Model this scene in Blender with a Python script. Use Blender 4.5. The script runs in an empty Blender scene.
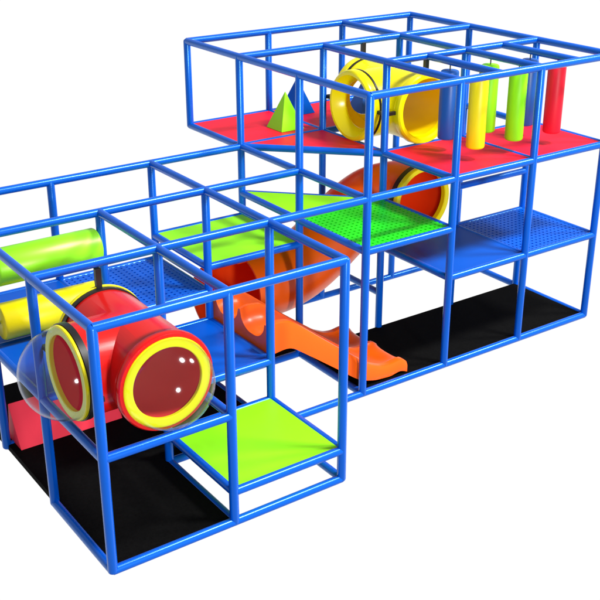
import bpy, bmesh, math, random
from mathutils import Vector, Matrix
random.seed(4)
scene = bpy.context.scene
COL = scene.collection
S = 1.2                     # one grid cell of the climbing frame is 1.2 m
def P(x, y, z): return Vector((x*S, y*S, z*S))
Z1, Z2, Z3 = 0.908, 1.868, 2.747
Z15, Z125, ZL, ZB = 1.390, 1.150, 0.262, 0.630

# ------------------------------------------------------------------ camera
cam = bpy.data.cameras.new("camera"); camo = bpy.data.objects.new("camera", cam); COL.objects.link(camo)
scene.camera = camo
az, el = 0.9568, -0.4169
fw = Vector((math.cos(el)*math.cos(az), math.cos(el)*math.sin(az), math.sin(el)))
camo.location = P(-2.3915, -5.6591, 4.7219)
camo.rotation_euler = fw.to_track_quat('-Z', 'Y').to_euler()
cam.sensor_width = 36; cam.lens = 1060.69/600*36; cam.clip_end = 500
scene.render.resolution_x = scene.render.resolution_y = 1024

# ------------------------------------------------------------------ world: white studio sweep, dimmer overhead
w = bpy.data.worlds.new("World"); scene.world = w; w.use_nodes = True
nt = w.node_tree; nt.nodes.clear()
out = nt.nodes.new('ShaderNodeOutputWorld'); bg = nt.nodes.new('ShaderNodeBackground')
tc = nt.nodes.new('ShaderNodeTexCoord'); sp = nt.nodes.new('ShaderNodeSeparateXYZ'); cr = nt.nodes.new('ShaderNodeValToRGB')
def mr(a, b, c, d):
    n = nt.nodes.new('ShaderNodeMapRange'); n.interpolation_type = 'SMOOTHSTEP'
    for k, v in enumerate((a, b, c, d)): n.inputs[k+1].default_value = v
    return n
# the backdrop: white behind and below the toy, falling off towards the camera's side and overhead
dot = nt.nodes.new('ShaderNodeVectorMath'); dot.operation = 'DOT_PRODUCT'; dot.inputs[1].default_value = (math.cos(.96), math.sin(.96), 0)
m_az = mr(-.15, .30, 0, 1); m_up = mr(.0, .14, 1, 0); m_dn = mr(-.90, -.80, 0, 1)
mul = nt.nodes.new('ShaderNodeMath'); mul.operation = 'MULTIPLY'; mul2 = nt.nodes.new('ShaderNodeMath'); mul2.operation = 'MULTIPLY'
nt.links.new(tc.outputs['Generated'], sp.inputs[0]); nt.links.new(tc.outputs['Generated'], dot.inputs[0])
nt.links.new(dot.outputs['Value'], m_az.inputs[0]); nt.links.new(sp.outputs[2], m_up.inputs[0]); nt.links.new(sp.outputs[2], m_dn.inputs[0])
nt.links.new(m_az.outputs[0], mul.inputs[0]); nt.links.new(m_up.outputs[0], mul.inputs[1])
nt.links.new(mul.outputs[0], mul2.inputs[0]); nt.links.new(m_dn.outputs[0], mul2.inputs[1])
nt.links.new(mul2.outputs[0], cr.inputs[0])
e = cr.color_ramp.elements
e[0].position = 0.0; e[0].color = (.42, .42, .43, 1)
e[1].position = 1.0; e[1].color = (1, 1, 1, 1)
nt.links.new(cr.outputs[0], bg.inputs[0]); bg.inputs[1].default_value = 1.03
nt.links.new(bg.outputs[0], out.inputs[0])

# ------------------------------------------------------------------ studio lamps
def lamp(name, d, power, size, col=(1, 1, 1), dist=18):
    l = bpy.data.lights.new(name, 'AREA'); l.shape = 'DISK'; l.size = size; l.energy = power; l.color = col
    o = bpy.data.objects.new(name, l); COL.objects.link(o)
    c = P(2.6, 1.6, 1.3); d = Vector(d).normalized()
    o.location = c + d*dist; o.rotation_euler = d.to_track_quat('Z', 'Y').to_euler()
lamp('key_lamp', (.36, -.42, .85), 3700, 3.0, (1, .985, .96))
lamp('rail_highlight_lamp', (.70, -.34, .62), 2000, 2.6, (1, .985, .96))  # extra lamp, added to draw highlights along the pipe rails
lamp('fill_lamp', (-.16, -.97, .08), 2000, 2.2)
scene.view_settings.view_transform = 'Standard'; scene.view_settings.look = 'None'
scene.view_settings.exposure = 0; scene.view_settings.gamma = 1

# ------------------------------------------------------------------ materials
def mat(name, col, rough=.35, spec=.5, var=.05, scale=6, bump=.0, coat=0, tint=None, bscale=60):
    m = bpy.data.materials.new(name); m.use_nodes = True; t = m.node_tree; b = t.nodes['Principled BSDF']
    b.inputs['Roughness'].default_value = rough; b.inputs['Specular IOR Level'].default_value = spec
    b.inputs['Coat Weight'].default_value = coat; b.inputs['Coat Roughness'].default_value = .12
    if tint: b.inputs['Specular Tint'].default_value = tint + (1,)
    tc = t.nodes.new('ShaderNodeTexCoord'); nz = t.nodes.new('ShaderNodeTexNoise')
    nz.inputs['Scale'].default_value = scale; nz.inputs['Detail'].default_value = 5
    t.links.new(tc.outputs['Object'], nz.inputs['Vector'])
    r = t.nodes.new('ShaderNodeValToRGB'); t.links.new(nz.outputs[0], r.inputs[0])
    r.color_ramp.elements[0].position = .3; r.color_ramp.elements[1].position = .7
    r.color_ramp.elements[0].color = tuple(c*(1-var) for c in col)+(1,)
    r.color_ramp.elements[1].color = tuple(min(1, c*(1+var)) for c in col)+(1,)
    t.links.new(r.outputs[0], b.inputs['Base Color'])
    if bump:
        n2 = t.nodes.new('ShaderNodeTexNoise'); n2.inputs['Scale'].default_value = bscale; n2.inputs['Detail'].default_value = 3
        t.links.new(tc.outputs['Object'], n2.inputs['Vector'])
        bp = t.nodes.new('ShaderNodeBump'); bp.inputs['Strength'].default_value = bump; bp.inputs['Distance'].default_value = .01
        t.links.new(n2.outputs[0], bp.inputs['Height']); t.links.new(bp.outputs[0], b.inputs['Normal'])
    return m
M = dict(
    pipe=mat('blue_pipe_foam', (.0, .092, .58), .25, .9, .04, 3, .03, bscale=90, tint=(.32, .80, 1)),
    blue=mat('blue_vinyl', (.0, .085, .52), .42, .25, .05, 2, .05, tint=(.1, .6, 1)),
    perf=mat('blue_perforated_plastic', (.0, .10, .62), .40, .3, .05, 3, tint=(.1, .6, 1)),
    red=mat('red_vinyl', (.86, .006, .034), .5, .25, .05, 2, .05),
    lime=mat('lime_vinyl', (.28, .90, .006), .45, .3, .05, 2, .05),
    green=mat('green_perforated_plastic', (.01, .66, .01), .42, .3, .05, 3),
    black=mat('black_foam_mat', (.003, .003, .003), .85, .05, .3, 40, .1, bscale=150),
    strap=mat('black_webbing', (.006, .006, .006), .4, .5, .2, 20),
    bred=mat('bright_red_plastic', (.66, .006, .004), .22, .55, .03, 2),
    yel=mat('yellow_plastic', (.98, .86, .0), .25, .5, .03, 2),
    amber=mat('golden_yellow_plastic', (.90, .50, .0), .3, .5, .03, 2),
    inner_y=mat('yellow_tube_inside_shaded', (1, .72, .0), .4, .3, .03, 2),  # same yellow plastic; its shaded, interreflected inside tone is put into the colour
    inner_r=mat('red_tube_inside_brightened', (1, .05, .04), .5, .3, .03, 2),  # same red plastic; the light inside the tube is painted in as brighter colour
    orange=mat('orange_plastic', (.95, .115, .002), .3, .45, .04, 2),
    torange=mat('red_orange_plastic', (1, .14, .002), .30, .9, .04, 2),
    bright_o=mat('red_orange_tube_brightened', (1, .11, .01), .4, .4, .02, 2),  # slide inside and exit; their lit red-orange look is put into the colour
    rlime=mat('glossy_lime_vinyl', (.27, .85, .006), .38, 1.0, .03, 2, tint=(1, .95, .6)),
    foamy=mat('yellow_vinyl', (.98, .82, .0), .4, .4, .03, 2, .05),
    foamred=mat('crimson_vinyl', (.80, .01, .03), .45, .3, .04, 2, .05),
    pink=mat('pinkish_red_vinyl', (.90, .035, .07), .5, .2, .04, 2, .05),
    bagblue=mat('dark_blue_vinyl', (.004, .09, .40), .4, .5, .04, 2, .05),
    wire=mat('dark_steel_wire', (.02, .02, .02), .4, .5),
)
def translucent(key, fac):
    """moulded plastic shells let some light through"""
    t = M[key].node_tree; b = t.nodes['Principled BSDF']; o = t.nodes['Material Output']
    col = b.inputs['Base Color'].links[0].from_socket
    tr = t.nodes.new('ShaderNodeBsdfTranslucent'); mx = t.nodes.new('ShaderNodeMixShader'); mx.inputs[0].default_value = fac
    t.links.new(col, tr.inputs[0]); t.links.new(b.outputs[0], mx.inputs[1]); t.links.new(tr.outputs[0], mx.inputs[2]); t.links.new(mx.outputs[0], o.inputs['Surface'])
for k_, f_ in (('torange', .22), ('bright_o', .5)): translucent(k_, f_)  # higher on the slide's inside, to brighten its shadowed exit
def glass():
    m = bpy.data.materials.new('clear_acrylic'); m.use_nodes = True; t = m.node_tree; t.nodes.remove(t.nodes['Principled BSDF'])
    o = t.nodes['Material Output']; mx = t.nodes.new('ShaderNodeMixShader'); tr = t.nodes.new('ShaderNodeBsdfTransparent'); g = t.nodes.new('ShaderNodeBsdfGlossy')
    tr.inputs[0].default_value = (.90, .94, .985, 1); g.inputs['Roughness'].default_value = .09
    lw = t.nodes.new('ShaderNodeLayerWeight'); lw.inputs[0].default_value = .5
    pw = t.nodes.new('ShaderNodeMath'); pw.operation = 'POWER'; pw.inputs[1].default_value = 9.0
    fr = t.nodes.new('ShaderNodeMath'); fr.operation = 'MULTIPLY_ADD'; fr.use_clamp = True; fr.inputs[1].default_value = 1.4; fr.inputs[2].default_value = .03
    t.links.new(lw.outputs['Facing'], pw.inputs[0]); t.links.new(pw.outputs[0], fr.inputs[0])
    t.links.new(fr.outputs[0], mx.inputs[0]); t.links.new(tr.outputs[0], mx.inputs[1]); t.links.new(g.outputs[0], mx.inputs[2]); t.links.new(mx.outputs[0], o.inputs[0])
    return m
M['glass'] = glass()

# ------------------------------------------------------------------ helpers
def tag(o, label=None, cat=None, group=None, kind=None):
    for k, v in (('label', label), ('category', cat), ('group', group), ('kind', kind)):
        if v: o[k] = v
    return o
def empty(name, p):
    o = bpy.data.objects.new(name, None); o.location = p; o.empty_display_size = .1; COL.objects.link(o); return o
def obj(name, bm, m, parent=None, smooth=None, origin=None, orot=None):
    """bm holds world coordinates; the object's origin goes to its parent's (or to origin)."""
    me = bpy.data.meshes.new(name)
    base = parent_origin(parent) if parent else (Vector(origin) if origin is not None else Vector((0, 0, 0)))
    bmesh.ops.translate(bm, verts=bm.verts, vec=-base)
    bmesh.ops.recalc_face_normals(bm, faces=bm.faces)
    bm.to_mesh(me); bm.free(); me.materials.append(M[m])
    if smooth is not None:
        for f in me.polygons: f.use_smooth = True
        me.set_sharp_from_angle(angle=math.radians(smooth))
    o = bpy.data.objects.new(name, me); COL.objects.link(o)
    if parent: o.parent = parent
    else: o.location = base
    return o
def parent_origin(o):
    v = Vector(o.location)
    while o.parent: o = o.parent; v += Vector(o.location)
    return v
def frame(d):
    d = Vector(d).normalized(); up = Vector((0, 0, 1)) if abs(d.z) < .95 else Vector((1, 0, 0))
    a = d.cross(up).normalized(); return d, a, a.cross(d).normalized()
def loft(bm, rings, close0=True, close1=True, loop=False):
    vs = [[bm.verts.new(p) for p in r] for r in rings]; n = len(vs[0])
    pairs = list(zip(vs, vs[1:])) + ([(vs[-1], vs[0])] if loop else [])
    for a, b in pairs:
        for i in range(n): bm.faces.new((a[i], a[(i+1) % n], b[(i+1) % n], b[i]))
    if not loop:
        if close0: bm.faces.new(vs[0][::-1])
        if close1: bm.faces.new(vs[-1])
def circ(c, a, b, r, n): return [c + a*(r*math.cos(2*math.pi*i/n)) + b*(r*math.sin(2*math.pi*i/n)) for i in range(n)]
def revolve(bm, c, d, prof, n=48, loop=False):
    """prof: (distance along d, radius), grid units"""
    d, a, b = frame(d); loft(bm, [circ(c + d*(t*S), a, b, r*S, n) for t, r in prof], loop=loop)
def sweep(bm, pts, r, n=40, closed=True, arc=None):
    pts = [Vector(p) for p in pts]; rings = []
    for i, p in enumerate(pts):
        t = (pts[min(i+1, len(pts)-1)] - pts[max(i-1, 0)]).normalized()
        _, a, b = frame(t); rings.append(circ(p, a, b, r, n))
    loft(bm, rings, closed, closed)
def bevel(bm, w, seg=2):
    bmesh.ops.bevel(bm, geom=list(bm.edges)+list(bm.verts), offset=w, segments=seg, affect='EDGES', profile=.5)
def prism(poly, z0, z1, bev=0):
    bm = bmesh.new()
    loft(bm, [[P(x, y, z0) for x, y in poly], [P(x, y, z1) for x, y in poly]])
    if bev: bevel(bm, bev)
    return bm
def boxbm(c, h, bev=.0, rot=None):
    bm = bmesh.new(); bmesh.ops.create_cube(bm, size=2)
    for v in bm.verts:
        q = Vector((v.co.x*h[0], v.co.y*h[1], v.co.z*h[2]))*S
        if rot: q = rot @ q
        v.co = q + c
    if bev: bevel(bm, bev)
    return bm

# ------------------------------------------------------------------ floor mats (on the ground, inside the frame)
MT = .022
for poly, lab in (([(0, 0), (1, 0), (1, 1), (2, 1), (2, 3), (0, 3)], 'L shaped black floor mat under the low wing with the red crawl tube'),
                  ([(2, 2), (3, 2), (3, 3), (2, 3)], 'small square black floor mat under the end of the orange tube slide'),
                  ([(3, 1), (6, 1), (6, 2), (3, 2)], 'long black floor mat under the tall tower with the orange slide on it')):
    c = P(sum(p[0] for p in poly)/len(poly), sum(p[1] for p in poly)/len(poly), -.03)
    # keep the mats a hair apart where they share a line
    cx = sum(p[0] for p in poly)/len(poly); cy = sum(p[1] for p in poly)/len(poly)
    pl = [(x+(.004 if x < cx else -.004), y+(.004 if y < cy else -.004)) for x, y in poly]
    o = obj('floor_mat', prism(pl, -.03, MT), 'black', origin=c)
    tag(o, lab, 'floor mat', 'black floor mats inside the climbing frame')

# ------------------------------------------------------------------ the climbing frame: posts, rails, decks
FR = empty('climbing_frame', P(0, 0, -.04))
tag(FR, 'large frame of blue pipes with coloured decks, low wing and tall tower', 'climbing frame')
R = .0365
def capped(bm, a, b, r, n=20, dome=True):
    d = (b-a); L = d.length; d.normalize(); _, u, v = frame(d); rr = r*S; rings = []
    if dome:
        rings += [circ(a - d*(rr*.75*math.sin(t)), u, v, rr*math.cos(t), n) for t in (1.35, .9, .45)]
    rings += [circ(a, u, v, rr, n), circ(b, u, v, rr, n)]
    if dome:
        rings += [circ(b + d*(rr*.75*math.sin(t)), u, v, rr*math.cos(t), n) for t in (.45, .9, 1.35)]
    loft(bm, rings)
def post(x, y, z0, z1):
    bm = bmesh.new(); capped(bm, P(x, y, z0), P(x, y, z1), R); obj('post', bm, 'pipe', FR, 40)
def rail(name, x0, y0, x1, y1, z, r=.0347):
    bm = bmesh.new(); capped(bm, P(x0, y0, z), P(x1, y1, z), r, dome=False); obj(name, bm, 'pipe', FR, 40)
for x in (0, 1, 2):
    for y in (0, 1, 2, 3): 
        post(x, y, 0, Z2)
for (x, y, z0, z1) in ((3, 1, 0, Z3), (3, 2, 0, Z3), (3, 3, 0, Z3), (3, 4, Z2, Z3), (4, 1, 0, Z3), (4, 2, 0, Z3), (4, 3, 0, Z3), (4, 4, Z2, Z3),
                       (5, 1, 0, Z3), (5, 2, 0, Z3), (5, 3, 0, Z3), (5, 4, Z2, Z3), (6, 1, 0, Z3), (6, 2, 0, Z3), (6, 3, 0, Z3), (6, 4, Z2, Z3)):
    post(x, y, z0, z1)
def run(name, z, xs=(), ys=(), r=.0347):
    for (x0, x1, y) in xs:
        for x in range(x0, x1): rail(name, x, y, x+1, y, z, r)
    for (x, y0, y1) in ys:
        for y in range(y0, y1): rail(name, x, y, x, y+1, z, r-.0006)
# ground rails
run('ground_rail', 0, [(0, 2, 0), (1, 6, 1), (0, 1, 2), (2, 3, 2), (3, 6, 3)], [(0, 0, 1), (1, 0, 1), (2, 0, 2), (3, 1, 3), (6, 1, 3)])
run('rail', .40, [], [(4, 2, 3)])
# deck rails
run('deck_rail', ZL, [(1, 2, 0), (1, 2, 1)], [(1, 0, 1), (2, 0, 1)])
run('deck_rail', ZB, [(1, 2, 1), (1, 2, 2)], [(2, 1, 2)])
run('deck_rail', Z1, [(0, 1, 0), (0, 1, 1), (0, 2, 2), (0, 2, 3), (4, 6, 1), (4, 6, 2)], [(0, 0, 3), (1, 0, 3), (2, 2, 3), (4, 1, 2), (5, 1, 2), (6, 1, 2)])
run('deck_rail', Z125, [(2, 3, 2), (2, 3, 3)], [(2, 2, 3), (3, 2, 3)])
run('deck_rail', Z15, [(3, 4, 1), (3, 4, 2)], [(3, 1, 3), (4, 1, 2)])
rail('deck_rail', 3, 3, 4, 2, Z15, .030)
rail('rail', 5, 2, 6, 2, 1.345)
# rails at the low wing's top, which are the tower's upper deck rails too
run('top_rail', Z2, [(0, 2, 0), (0, 3, 1), (0, 3, 2), (0, 3, 3)], [(0, 0, 3), (1, 0, 2), (2, 0, 3)])
run('deck_rail', Z2, [(3, 6, 1), (4, 6, 2), (3, 5, 3), (3, 6, 4)], [(3, 1, 4), (4, 1, 4), (5, 1, 2), (5, 3, 4), (6, 1, 4)])
rail('deck_rail', 3, 3, 4, 2, Z2)
run('top_rail', Z3, [(3, 6, 1), (4, 6, 2), (3, 6, 3), (3, 6, 4)], [(3, 1, 4), (4, 1, 3), (5, 1, 4), (6, 1, 4)])
rail('top_rail', 4.5, 1, 4.5, 2, Z3, .035); rail('top_rail', 5.5, 1, 5.5, 2, Z3, .035)
# decks
DT = .024
def deck(poly, z, m, lab):
    tag(obj('deck', prism(poly, z-.02, z+DT), m, FR), lab)
def sq(x, y, e=0): return [(x+e, y+e), (x+1-e, y+e), (x+1-e, y+1-e), (x+e, y+1-e)]
def perforated(x, y, z, m, lab, n=18):
    bm = bmesh.new(); c = 1.0/n; k = 8; zt = z+DT; zb = zt-.014
    for i in range(n):
        for j in range(n):
            ox, oy = x+i*c, y+j*c; cx, cy = ox+c/2, oy+c/2
            per = [(0, .5), (0, 1), (.5, 1), (1, 1), (1, .5), (1, 0), (.5, 0), (0, 0)]
            # outer square points by angle, matched with ring points
            o_, r_, b_ = [], [], []
            for q in range(k):
                t = 2*math.pi*q/k; ux, uy = math.cos(t), math.sin(t); s = max(abs(ux), abs(uy))
                o_.append(bm.verts.new(P(cx+ux/s*c/2, cy+uy/s*c/2, zt)))
                r_.append(bm.verts.new(P(cx+ux*c*.235, cy+uy*c*.235, zt)))
                b_.append(bm.verts.new(P(cx+ux*c*.235, cy+uy*c*.235, zb)))
            for q in range(k):
                p = (q+1) % k
                bm.faces.new((o_[q], o_[p], r_[p], r_[q])); bm.faces.new((r_[q], r_[p], b_[p], b_[q]))
            bm.faces.new(b_)
    bmesh.ops.remove_doubles(bm, verts=bm.verts, dist=1e-5)
    bm2 = prism([(x+.002, y+.002), (x+.998, y+.002), (x+.998, y+.998), (x+.002, y+.998)], z-.022, zb-.002)
    me = bpy.data.meshes.new('t'); bm2.to_mesh(me); bm2.free(); bm.from_mesh(me); bpy.data.meshes.remove(me)
    # sheet is open below; keep its own winding upward
    for f in bm.faces: pass
    tag(obj('perforated_deck', bm, m, FR), lab)
deck(sq(1, 0), ZL, 'lime', 'low lime green step deck at the front of the low wing')
deck(sq(1, 1), ZB, 'blue', 'smooth blue deck beside the orange slide entrance')
deck(sq(0, 1), Z1, 'blue', 'smooth blue deck behind the red crawl tube')
deck(sq(0, 2), Z1, 'blue', 'smooth blue deck behind the rollers')
perforated(1, 2, Z1, 'perf', 'blue perforated deck at the back of the low wing')
deck(sq(2, 2), Z125, 'lime', 'square lime green deck above the orange tube slide')
deck([(3, 3), (3, 2), (4, 2)], Z15, 'lime', 'triangular lime green deck beside the green perforated deck')
perforated(3, 1, Z15, 'green', 'green perforated deck in the tower')
deck(sq(4, 1), Z1, 'blue', 'smooth blue deck in front of the tube slide mouth')
perforated(5, 1, Z1, 'perf', 'blue perforated deck at the right end of the tower')
deck(sq(3, 3), Z2, 'red', 'red deck at the back left of the tower top')
deck([(3, 3), (4, 2), (4, 3)], Z2, 'red', 'triangular red deck of the tower')
deck(sq(4, 3), Z2, 'red', 'red deck behind the yellow crawl tube')
deck(sq(4, 1), Z2, 'red', 'red deck under the left punching bags')
deck(sq(5, 1), Z2, 'red', 'red deck under the right punching bags')

# ------------------------------------------------------------------ T shaped crawl tubes
def solid(bm):
    me = bpy.data.meshes.new('s'); bmesh.ops.recalc_face_normals(bm, faces=bm.faces); bm.to_mesh(me); bm.free()
    o = bpy.data.objects.new('s', me); COL.objects.link(o); return o
def boolean(a, b, op):
    md = a.modifiers.new('b', 'BOOLEAN'); md.operation = op; md.object = b; md.solver = 'EXACT'
    bpy.context.view_layer.update()
    dg = bpy.context.evaluated_depsgraph_get(); me = bpy.data.meshes.new_from_object(a.evaluated_get(dg))
    a.modifiers.clear(); a.data = me; bpy.data.objects.remove(b); return a
def ring_bm(c, d, prof, n=64):
    bm = bmesh.new(); revolve(bm, c, d, prof, n, loop=True); return bm
def crawl_tube(x, y, zc, body_m, ring_m, inside_m, label, bubble):
    root = empty('crawl_tube', P(x+.5, y+.5, zc-.36)); tag(root, label, 'crawl tube')
    c = P(x+.5, y+.5, zc); ro, ri = .335, .305
    def cyl(d, t0, t1, r): 
        bm = bmesh.new(); revolve(bm, c, d, [(t0, r), (t1, r)], 72); return solid(bm)
    a = cyl((0, 1, 0), -.47, .47, ro); b = cyl((-1, 0, 0), -.001, .47, ro-.001)
    a = boolean(a, b, 'UNION')
    i1 = cyl((0, 1, 0), -.6, .6, ri); i2 = cyl((-1, 0, 0), -.001, .6, ri-.001)
    a = boolean(a, boolean(i1, i2, 'UNION'), 'DIFFERENCE')
    a.name = 'tube_body'; a.data.name = 'tube_body'; a.data.materials.clear()
    a.data.materials.append(M[body_m]); a.data.materials.append(M[inside_m])
    for v in a.data.vertices: v.co -= parent_origin(root)
    cc = c - parent_origin(root)
    for f in a.data.polygons:
        f.use_smooth = True; q = f.center - cc; n = f.normal
        rad_y = math.hypot(q.x, q.z)/S; rad_x = math.hypot(q.y, q.z)/S
        inside = (rad_y < .32) if abs(q.y)/S > .34 else (rad_x < .32 if q.x/S < -.34 else (Vector((q.x, 0, q.z)).dot(n) < 0 and Vector((0, q.y, q.z)).dot(n) < 0.02))
        f.material_index = 1 if inside else 0
    a.data.set_sharp_from_angle(angle=math.radians(25)); a.parent = root
    ends = (((-1, 0, 0), 'x'), ((0, -1, 0), 'f'), ((0, 1, 0), 'b'))
    for d, k in ends:
        dv = Vector(d)
        if bubble:
            if k == 'f':
                obj('rim', ring_bm(c, dv, [(.44, .300), (.44, .352), (.455, .362), (.50, .362), (.515, .352), (.515, .300)]), body_m, root, 35)
                pr = [(.50, .260), (.50, .328), (.522, .328), (.526, .323), (.526, .265), (.522, .260)]
            else:
                obj('band', ring_bm(c, dv, [(.432, .330), (.432, .347), (.480, .347), (.480, .330)]), 'strap', root, 35)
                pr = [(.475, .272), (.478, .330), (.484, .339), (.502, .339), (.508, .333), (.508, .279), (.503, .272)]
            if k == 'b': pr = [(t, r+(.015 if r > .3 else 0)) for t, r in pr]
        else:
            if k == 'f':
                pr = [(.44, .285), (.44, .345), (.46, .353), (.51, .348), (.525, .335), (.525, .300), (.50, .285)]
            else:
                obj('band', ring_bm(c, dv, [(.415, .330), (.415, .349), (.436, .349), (.436, .330)]), 'strap', root, 35)
                pr = [(.436, .300), (.436, .340), (.45, .350), (.50, .352), (.525, .345), (.54, .33), (.54, .305), (.48, .258), (.42, .235), (.40, .240), (.40, .300)]
        obj('flange', ring_bm(c, dv, pr), ring_m, root, 30)
        # strap to the rail above and brackets to the two posts beside
        side = Vector((0, 1, 0)) if k == 'x' else Vector((1, 0, 0)); e_ = c + dv*(.46*S)
        if (bubble and k != 'b') or k == 'x': pass
        else: bm = boxbm(c + dv*(.487*S) + Vector((0, 0, .410*S)), (.022, .020, .085), .004); obj('strap', bm, 'strap', root)
        if bubble and k != 'x': pass
        else:
          for s in (-1, 1):
            h = (abs(side.x)*.06+.018, abs(side.y)*.06+.018, .018)
            obj('bracket', boxbm(e_ + side*(s*.405*S), h, .004), 'strap', root)
        if bubble and k != 'b':
            bm = bmesh.new(); rings = []; n = 64; dd, u, v = frame(dv); c0 = c + dv*(.500*S); 
            k1 = [(math.radians(t), .335) for t in range(0, 90, 6)]
            prof = [(.328*math.sin(t), .328*math.cos(t)) for t, _ in k1] + [(.328, .002)]
            inn = [(.322*math.sin(t), .322*math.cos(t)) for t, _ in k1] + [(.322, .002)]
            rings = [circ(c0 + dd*(t*S), u, v, r*S, n) for t, r in prof] + [circ(c0 + dd*(t*S), u, v, r*S, n) for t, r in inn[::-1]]
            loft(bm, rings, loop=True)
            obj('bubble_window', bm, 'glass', root, 40)
    return root
crawl_tube(0, 0, 1.335, 'bred', 'yel', 'inner_r', 'red T shaped crawl tube with yellow rings and clear bubble windows at the front corner', True)
crawl_tube(4, 2, 2.235, 'yel', 'yel', 'inner_y', 'yellow T shaped crawl tube hanging high in the tower beside the punching bags', False)

# ------------------------------------------------------------------ orange tube slide
TS = empty('tube_slide', P(3.3, 2.5, .2)); tag(TS, 'curved orange tube slide with yellow ringed mouth, dropping below the lime green decks', 'tube slide')
ctrl = [(4.5, 2.00, 1.30), (4.5, 2.10, 1.30), (4.49, 2.25, 1.29), (4.42, 2.40, 1.26), (4.28, 2.50, 1.21), (4.10, 2.53, 1.12), (3.90, 2.53, 1.00),
        (3.70, 2.52, .87), (3.50, 2.51, .75), (3.30, 2.50, .665), (3.10, 2.50, .615), (2.85, 2.50, .60), (2.66, 2.50, .60)]
def catmull(pts, n=5):
    pts = [Vector(p) for p in pts]; o = []
    for i in range(len(pts)-1):
        a, b, c, d = pts[max(i-1, 0)], pts[i], pts[i+1], pts[min(i+2, len(pts)-1)]
        for k in range(n):
            t = k/n; o.append(.5*((2*b)+(c-a)*t+(2*a-5*b+4*c-d)*t*t+(3*b-a-3*c+d)*t**3))
    o.append(pts[-1]); return o
path = [P(*q) for q in catmull(ctrl)]
bm = bmesh.new(); rings = []; inner = []
T0 = [(path[min(i+1, len(path)-1)] - path[max(i-1, 0)]).normalized() for i in range(len(path))]
T0[0] = Vector((0, 1, 0)); T0[-1] = Vector((-1, 0, 0))
for p, t in zip(path, T0):
    _, a, b = frame(t); rings.append(circ(p, a, b, .345*S, 56)); inner.append(circ(p, a, b, .325*S, 56))
loft(bm, rings + inner[::-1], loop=True)
tube = obj('tube', bm, 'torange', TS, 40)
tube.data.materials.append(M['bright_o']); nr = 56*(len(rings)-1)
for f in tube.data.polygons:
    if nr < f.index: f.material_index = 1
for k in (28,):     # moulded joint collars
    bm = bmesh.new(); d, a, b = frame(T0[k])
    loft(bm, [circ(path[k]+d*(t*S), a, b, r*S, 56) for t, r in ((-.008, .344), (-.006, .3475), (.006, .3475), (.008, .344))], loop=True)
    obj('joint_collar', bm, 'torange', TS, 40)
c = P(4.5, 2.0, 1.30)
obj('band', ring_bm(c, (0, -1, 0), [(-.075, .34), (-.075, .357), (-.02, .357), (-.02, .34)]), 'strap', TS, 35)
obj('flange', ring_bm(c, (0, -1, 0), [(-.02, .30), (-.02, .35), (-.01, .357), (.03, .357), (.04, .35), (.04, .308), (.03, .30)]), 'yel', TS, 35)
# open run-out trough after the tube
bm = bmesh.new(); rings = []
NX = 16
for q in range(NX+1):
    f = q/NX; x = 2.665-.385*f; z = .60-.012*f
    lo, hi = 182, 466 - 100*max(0, (f-.25)/.75)**1.2
    o_, i_ = [], []
    for k in range(33):
        t = math.radians(lo+(hi-lo)*k/32)
        o_.append(P(x, 2.5+.3445*math.cos(t), z+.3445*math.sin(t))); i_.append(P(x, 2.5+.3255*math.cos(t), z+.3255*math.sin(t)))
    rings.append(o_ + i_[::-1])
loft(bm, rings); obj('exit_trough', bm, 'bright_o', TS, 40)

# ------------------------------------------------------------------ orange double slide
def interp(x, tab):
    for (a, b), (c_, d) in zip(tab, tab[1:]):
        if x <= c_:
            t = (x-a)/(c_-a); return b+(d-b)*t
    return tab[-1][1]
TOP = [(2.03, .905), (2.10, .925), (2.25, .905), (2.40, .80), (2.60, .64), (2.80, .485), (3.00, .335), (3.15, .225), (3.28, .165), (3.38, .150), (3.48, .165), (3.54, .168), (3.585, .13)]
DEP = [(2.03, .16), (2.25, .16), (2.9, .14), (3.1, .075), (3.25, .045), (3.585, .03)]
BOT = [(2.03, .645), (2.20, .665), (2.27, .650), (2.50, .485), (2.80, .265), (2.95, .150), (3.05, .09), (3.20, .05), (3.38, .035), (3.50, .06), (3.56, .035), (3.585, .025)]
def smooth(tab, x): return (interp(x-.03, tab)+2*interp(x, tab)+interp(x+.03, tab))/4 if tab[0][0]+.03 < x < tab[-1][0]-.03 else interp(x, tab)
YA, YB = 1.10, 1.98
DSL = empty('double_slide', P(2.8, 1.55, 0)); tag(DSL, 'open orange double slide with two lanes running down to the black mat', 'slide')
def hump(y):
    """0 on the bed of a lane, 1 on the three side walls"""
    best = 0
    for c0, hw in ((YA, .040), ((YA+YB)/2, .018), (YB, .040)):
        t = min(1, max(0, (abs(y-c0)-hw)/.17))
        best = max(best, 1 - math.sqrt(max(0, 1-(1-t)**2)))
    return best
ys = [YA-.045 + (YB-YA+.09)*i/60 for i in range(61)]
xs = [2.03+(3.585-2.03)*i/70 for i in range(71)]
bm = bmesh.new(); rings = []
for x in xs:
    top, dep, bot = smooth(TOP, x), interp(x, DEP), smooth(BOT, x)
    line = []
    for y in ys:
        edge = min(y-ys[0], ys[-1]-y); rnd = -.03*(1-min(edge/.03, 1))**2
        line.append(P(x, y, top - dep*(1-hump(y)) + rnd))
    low = [P(x, ys[-1], min(bot, top-.03)), P(x, ys[-1]-.03, min(bot, top-.03)), P(x, ys[0]+.03, min(bot, top-.03)), P(x, ys[0], min(bot, top-.03))]
    rings.append(line + low)
loft(bm, rings); obj('slide_body', bm, 'orange', DSL, 35)

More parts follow.
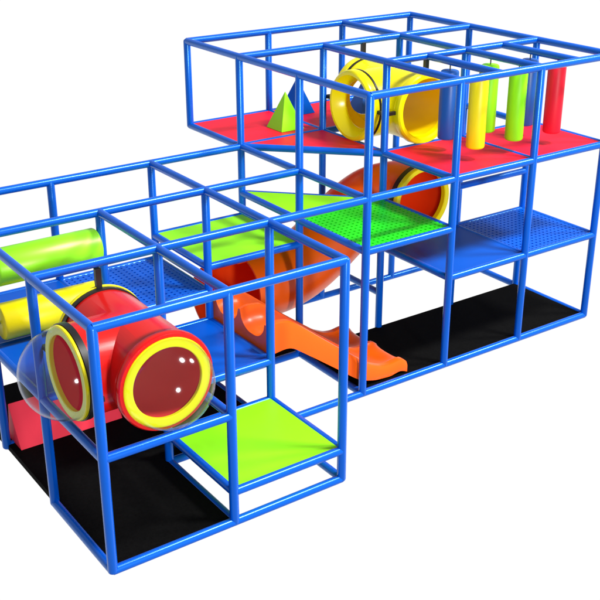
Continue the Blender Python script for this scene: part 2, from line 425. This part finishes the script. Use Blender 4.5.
# ------------------------------------------------------------------ padded rollers between two posts
def bar_thing(name, a, b, r, m, label, cat, group, hooks=None):
    mid = (a+b)/2
    root = empty(name, mid - Vector((0, 0, r*S))); tag(root, label, cat, group)
    bm = bmesh.new(); L = (b-a).length/S; d = (b-a)
    revolve(bm, a, d, [(0, r*.86), (.006, r*.95), (.02, r), (L-.02, r), (L-.006, r*.95), (L, r*.86)], 48)
    obj('padding', bm, m, root, 35)
    return root
for z, m, lab in ((1.59, 'rlime', 'thick lime green padded roller, the upper of two'), (1.125, 'foamy', 'thick yellow padded roller, the lower of two')):
    r_ = bar_thing('padded_roller', P(.07, 2, z), P(.955, 2, z), .15, m, lab, 'roller', 'padded rollers between the posts of the low wing')
    bm = bmesh.new(); revolve(bm, P(.02, 2, z), (1, 0, 0), [(0, .014), (.96, .014)], 16); obj('axle', bm, 'pipe', r_, 35)

# ------------------------------------------------------------------ punching bags
def bag(x, y, m, lab, z0=2.01, z1=2.665):
    root = empty('punching_bag', P(x, y, z0)); tag(root, lab, 'punching bag', 'punching bags hanging in the tower')
    r = .087; bm = bmesh.new()
    revolve(bm, P(x, y, z0), (0, 0, 1), [(0, r*.84), (.006, r*.94), (.018, r), (z1-z0-.018, r), (z1-z0-.006, r*.95), (z1-z0, r*.84)], 40)
    obj('padding', bm, m, root, 35)
    bm = bmesh.new(); revolve(bm, P(x, y, z1-.005), (0, 0, 1), [(0, .006), (Z3-z1-.025, .006)], 8); obj('hanging_wire', bm, 'wire', root, 40)
for a in ((4.5, 1.28, 'foamy', 'yellow punching bag, the only yellow one hanging in the tower'),
          (5.0, 1.275, 'lime', 'lime green punching bag hanging in the front row between yellow and red'),
          (5.5, 1.255, 'foamred', 'crimson red punching bag hanging at the right end'),
          (4.5, 1.675, 'bagblue', 'dark blue punching bag hanging beside the mouth of the yellow crawl tube'),
          (5.0, 1.65, 'lime', 'lime green punching bag hanging in the back row behind the yellow one'),
          (5.5, 1.61, 'bagblue', 'blue punching bag hanging in the back row, half behind the front lime green one')):
    bag(*a)

# ------------------------------------------------------------------ foam pyramids and the foam wedge
def pyramid(x0, y0, wd, h, m, lab):
    z = Z2+DT+.001; bm = bmesh.new()
    b = [bm.verts.new(P(x0+i*wd, y0+j*wd, z)) for i, j in ((0, 0), (1, 0), (1, 1), (0, 1))]; t = bm.verts.new(P(x0+wd/2, y0+wd/2, z+h))
    bm.faces.new(b[::-1])
    for i in range(4): bm.faces.new((b[i], b[(i+1) % 4], t))
    bevel(bm, .005, 2)
    tag(obj('foam_pyramid', bm, m, origin=P(x0+wd/2, y0+wd/2, z)), lab, 'pyramid', 'foam pyramids on the red upper deck')
pyramid(3.572, 3.125, .285, .385, 'lime', 'lime green foam pyramid standing on the red deck')
pyramid(4.06, 3.61, .285, .385, 'blue', 'blue foam pyramid standing on the red deck just behind the lime green one')
pyramid(4.66, 3.19, .285, .385, 'bagblue', 'dark blue foam pyramid seen through the left ring of the yellow crawl tube')
bm = bmesh.new(); z = MT+.001
loft(bm, [[P(x, 1.825, z), P(x, 2.09, z), P(x, 2.025, .372)] for x in (.06, .985)]); bevel(bm, .004, 2)
tag(obj('foam_wedge', bm, 'pink', origin=P(.52, 1.95, z)), 'pinkish red foam wedge lying on the black mat beneath the rollers', 'foam wedge')
